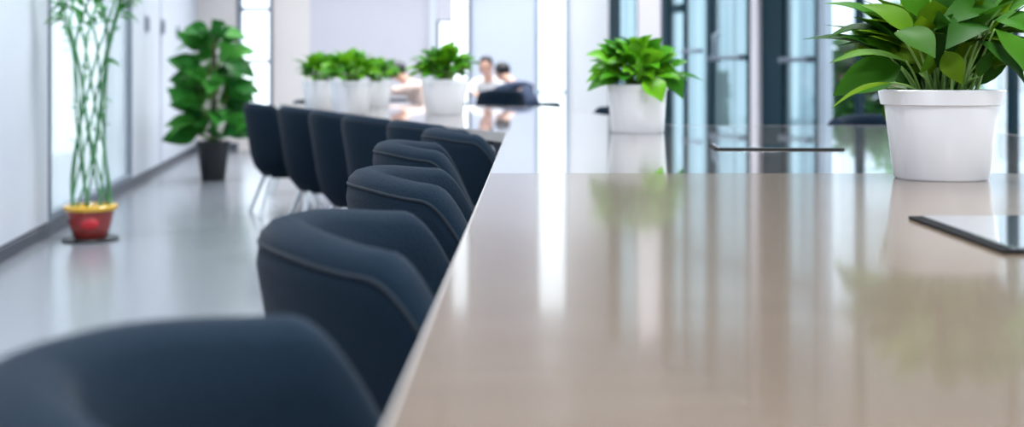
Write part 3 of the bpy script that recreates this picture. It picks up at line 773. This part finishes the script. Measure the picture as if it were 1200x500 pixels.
# ------------------------------------------------------------------ garden outside the glass front
def bush(px, py_top, d, wpx, seed, label, name='garden_tree', n=420, ls=1.0):
    X = (px - VX) * d / F; zt = HC + (VY - py_top) * d / F; rw = wpx * d / F / 2
    r = thing(name, label, 'tree', (X, d, -0.06), 0, 'trees outside the glass front')
    rg = random.Random(seed)
    MB().tube([(0, 0, 0), (0.05, 0.03, zt * .4), (0, 0, zt * .8)], [.09, .07, .03], 8).build('trunk', M['bark'], r, smooth=60)
    lf = MB()
    for i in range(n):
        z = zt * (0.08 + 0.92 * rg.random()); q = rw * math.sqrt(rg.random()) * (0.55 + .45 * math.sin(math.pi * min(1, z / zt * .8 + .15)))
        a = rg.uniform(0, 2 * math.pi); b = Vector((q * math.cos(a), q * math.sin(a), z)); L = rg.uniform(.2, .42) * ls
        e = rg.uniform(-.8, .7)
        lf.leaf(b, b + Vector((math.cos(a) * math.cos(e), math.sin(a) * math.cos(e), math.sin(e))) * L, L * .5, Vector((0, -.5, 1)), .1, .2, 4)
    lf.build('crown', M['leaf_out'], r, smooth=179, normals=False)
bush(1012, 48, 14.5, 62, 31, 'pale green tree outside, left of the largest plant')
bush(1075, 10, 17.5, 120, 32, 'garden tree outside, behind the largest plant')
bush(842, 80, 19.0, 14, 33, 'narrow dark shrub outside, between the glass doors', n=420, ls=.45)
def building(x0, x1, d, z1, label):
    r = thing('building', label, 'building', (0, 0, -0.06))
    MB().box(((x0 + x1) / 2, d + 2, z1 / 2), (x1 - x0, 4, z1)).build('wall', M['building'], r)
    n = int((x1 - x0) / 1.6)
    for i in range(n):
        for zz in (1.6, 4.4):
            x = x0 + (i + .5) * (x1 - x0) / n
            MB().box((x, d - 0.01, zz), (0.9, 0.06, 1.7)).build('window', M['lid'], r, bevel=.01)
    MB().box(((x0 + x1) / 2, d + 2, z1 + .1), (x1 - x0 + .4, 4.4, .2)).build('roof', M['frame_steel'], r)
building(7.0, 13.5, 27.0, 6.0, 'pale building outside beyond the garden trees')

# ------------------------------------------------------------------ people at the far meeting table
def skin_mesh(name, joints, edges, m, parent, sub=2, root=0):
    me = bpy.data.meshes.new(name)
    me.from_pydata([j[0] for j in joints], edges, [])
    o = bpy.data.objects.new(name, me); COL.objects.link(o); o.parent = parent
    me.materials.append(m)
    md = o.modifiers.new('skin', 'SKIN'); md.use_smooth_shade = True
    if not me.skin_vertices: bpy.context.view_layer.update()
    lay = me.skin_vertices[0].data
    for i, j in enumerate(joints):
        rr = j[1] if isinstance(j[1], tuple) else (j[1], j[1])
        lay[i].radius = rr; lay[i].use_root = (i == root)
    sd = o.modifiers.new('sub', 'SUBSURF'); sd.levels = sub; sd.render_levels = sub
    return o
def seated_person(loc, rz, label, top_mat, lean=0.25, head_dz=0.0, arm='table', head_down=0.2):
    """faces local +x, hips on a 0.45 m seat"""
    r = thing('person', label, 'person', loc, rz); r.scale = (.92, .92, .92)
    P = Vector; J = []; E = []
    def j(p, rad, par=None):
        J.append((tuple(p), rad))
        if par is not None: E.append((par, len(J) - 1))
        return len(J) - 1
    hip = P((0, 0, .62))
    def up(h, fwd=0.0): return P((math.sin(lean) * h + fwd, 0, .62 + math.cos(lean) * h))
    ip = j(hip, (.075, .095)); ia = j(up(.17), (.09, .11), ip); ic = j(up(.34), (.09, .125), ia); ish = j(up(.45), (.065, .09), ic)
    neck = j(up(.53, .01), .052, ish); nh = up(.60, .03)
    head_c = up(.68, .05 + head_down * .1); hd0 = j(nh, .055, neck); hd1 = j(head_c - P((0, 0, .02)), (.078, .072), hd0); hd2 = j(head_c + P((0, 0, .06)), (.082, .075), hd1); j(head_c + P((-.01, 0, .105)), (.045, .04), hd2)
    j(head_c + P((.088, 0, -.025)), .012, hd1)                       # nose
    for s in (-1, 1): j(head_c + P((-.005, s * .085, -.01)), .014, hd1)   # ears
    arms = {}
    for s in (-1, 1):
        sh = j(up(.43) + P((0, s * .17, 0)), .045, ish)
        if arm == 'table': el = P((.40, s * .22, .91)); wr = P((.60, s * .11, .865))
        elif arm == 'chin' and s > 0: el = P((.46, s * .14, .89)); wr = head_c + P((.06, s * .06, -.17))
        else: el = P((.40, s * .23, .90)); wr = P((.58, s * .08, .865))
        e_ = j(el, .042, sh); w_ = j(wr, .029, e_); arms[s] = (up(.43) + P((0, s * .17, 0)), el, wr)
        d = (wr - el).normalized(); pm = wr + d * .05; p_ = j(pm, (.034, .02), w_)
        side = d.cross(P((0, 0, 1)));
        if side.length < .1: side = P((0, 1, 0))
        side.normalize(); nrm = side.cross(d)
        for q, ln in ((-1.5, .055), (-.5, .068), (.5, .072), (1.5, .062)):
            f0 = j(pm + d * .035 + side * (q * .017), .0095, p_); f1 = j(pm + d * (.035 + ln * .55) + side * (q * .019) - nrm * .006, .0088, f0); j(pm + d * (.035 + ln) + side * (q * .019) - nrm * .02, .0078, f1)
        t0 = j(wr + d * .025 - side * (s * .028), .011, p_); j(wr + d * .06 - side * (s * .052) - nrm * .01, .009, t0)
    for s in (-1, 1):
        a = j(P((.10, s * .09, .59)), .055, ip); b = j(P((.42, s * .10, .56)), .062, a); c = j(P((.35, s * .11, .27)), .05, b); d_ = j(P((.28, s * .11, .085)), .038, c); j(P((.41, s * .12, .045)), (.04, .03), d_)
    skin_mesh('body', J, E, M['skin'], r)
    # jacket or shirt with sleeves
    J2, E2 = [], []
    def k(p, rad, par=None):
        J2.append((tuple(p), rad))
        if par is not None: E2.append((par, len(J2) - 1))
        return len(J2) - 1
    a = k(up(.03), (.14, .17)); b = k(up(.17), (.14, .165), a); c = k(up(.34), (.15, .19), b); d_ = k(up(.45), (.115, .165), c); k(up(.52), .07, d_)
    for s in (-1, 1):
        sh, el, wr = arms[s]; x = k(sh, .082, d_); y = k(el, .06, x); k(el.lerp(wr, .96), .042, y)
    skin_mesh('top_garment', J2, E2, top_mat, r)
    J2, E2 = [], []
    a0 = k(up(.06), (.125, .15)); a = k(hip + P((0.02, 0, -.01)), (.115, .145), a0)
    for s in (-1, 1):
        x = k(P((.13, s * .09, .595)), .088, a); y = k(P((.42, s * .10, .56)), .074, x); z = k(P((.35, s * .11, .27)), .062, y); k(P((.28, s * .11, .10)), .055, z)
    skin_mesh('trousers', J2, E2, M['trouser'], r)
    # hair cap
    m = MB(); bmesh.ops.create_uvsphere(m.bm, u_segments=24, v_segments=16, radius=1.0)
    for v in m.bm.verts:
        if v.co.z < -.15 and v.co.x > -.2: v.co.z = -.15 + .1 * (v.co.z + .15)
        if v.co.x > .45 and v.co.z < .45: v.co.x = .45 + .2 * (v.co.x - .45); 
    bmesh.ops.transform(m.bm, matrix=Matrix.Translation(head_c + P((-.018, 0, .052))) @ Matrix.Diagonal((.103, .094, .105, 1)), verts=m.bm.verts)
    m.build('hair', M['hair'], r, smooth=179)
    for s in (-1, 1):
        m = MB(); bmesh.ops.create_uvsphere(m.bm, u_segments=12, v_segments=8, radius=.011); bmesh.ops.translate(m.bm, verts=m.bm.verts, vec=head_c + P((.073, s * .03, .01)))
        m.build('eye', M['eye'], r, smooth=179)
        MB().box((.36, s * .115, .035), (.25, .09, .07)).build('shoe', M['black_plastic'], r, bevel=.025)
    m = MB(); m.box(head_c + P((.078, 0, -.062)), (.012, .045, .008)).build('mouth', M['red_glaze'], r, bevel=.003)
    return r
def px_x(px, d): return (px - VX) * d / F
def round_top(name, label, x, y, r_, z, m):
    t = thing(name, label, 'table', (x, y, 0))
    MB().lathe([(0, z - .03), (r_ - .01, z - .03), (r_, z - .02), (r_, z - .004), (r_ - .004, z), (0, z)], 40).build('tabletop', m, t, smooth=40)
    MB().lathe([(0, 0), (.14, 0), (.14, .012), (.04, .03), (.03, .06), (.03, z - .03), (0, z - .03)], 30).build('pedestal', M['frame_steel'], t, smooth=40)
round_top('meeting_table', 'round white meeting table between the person in navy and the one in white', px_x(590, 13.5), 13.48, .30, .735, M['meet_top'])
round_top('meeting_table', 'round dark side table in front of the person in peach', px_x(452, 13.3), 13.35, .30, .735, M['black_plastic'])
for (px, y, rz, lab, mt_, ln, arm, hd, clab) in (
    (626, 12.85, 132, 'person in navy jacket with black hair seated, leaning over a far table', M['navy_cloth'], .80, 'table', .5, 'dark tub chair under the person in navy'),
    (577, 14.1, 262, 'person in white shirt with black hair seated behind the middle plant', M['white_cloth'], .62, 'table', .4, 'dark tub chair under the person in white shirt'),
    (514, 12.95, 155, 'person in peach top seated left of the middle plant, hand at chin', M['pink_cloth'], .80, 'chin', .3, 'dark tub chair under the person in peach top')):
    seated_person((px_x(px, y), y, 0), R(rz), lab, mt_, lean=ln, arm=arm, head_down=hd)
    chair_c(px_x(px, y) - .05 * math.cos(R(rz)), y - .05 * math.sin(R(rz)), R(rz), clab).scale = (1, 1, .9)
chair_c(px_x(586, 12.05), 12.05, R(95), 'empty dark tub chair before the person in navy').scale = (1, 1, 1.08)
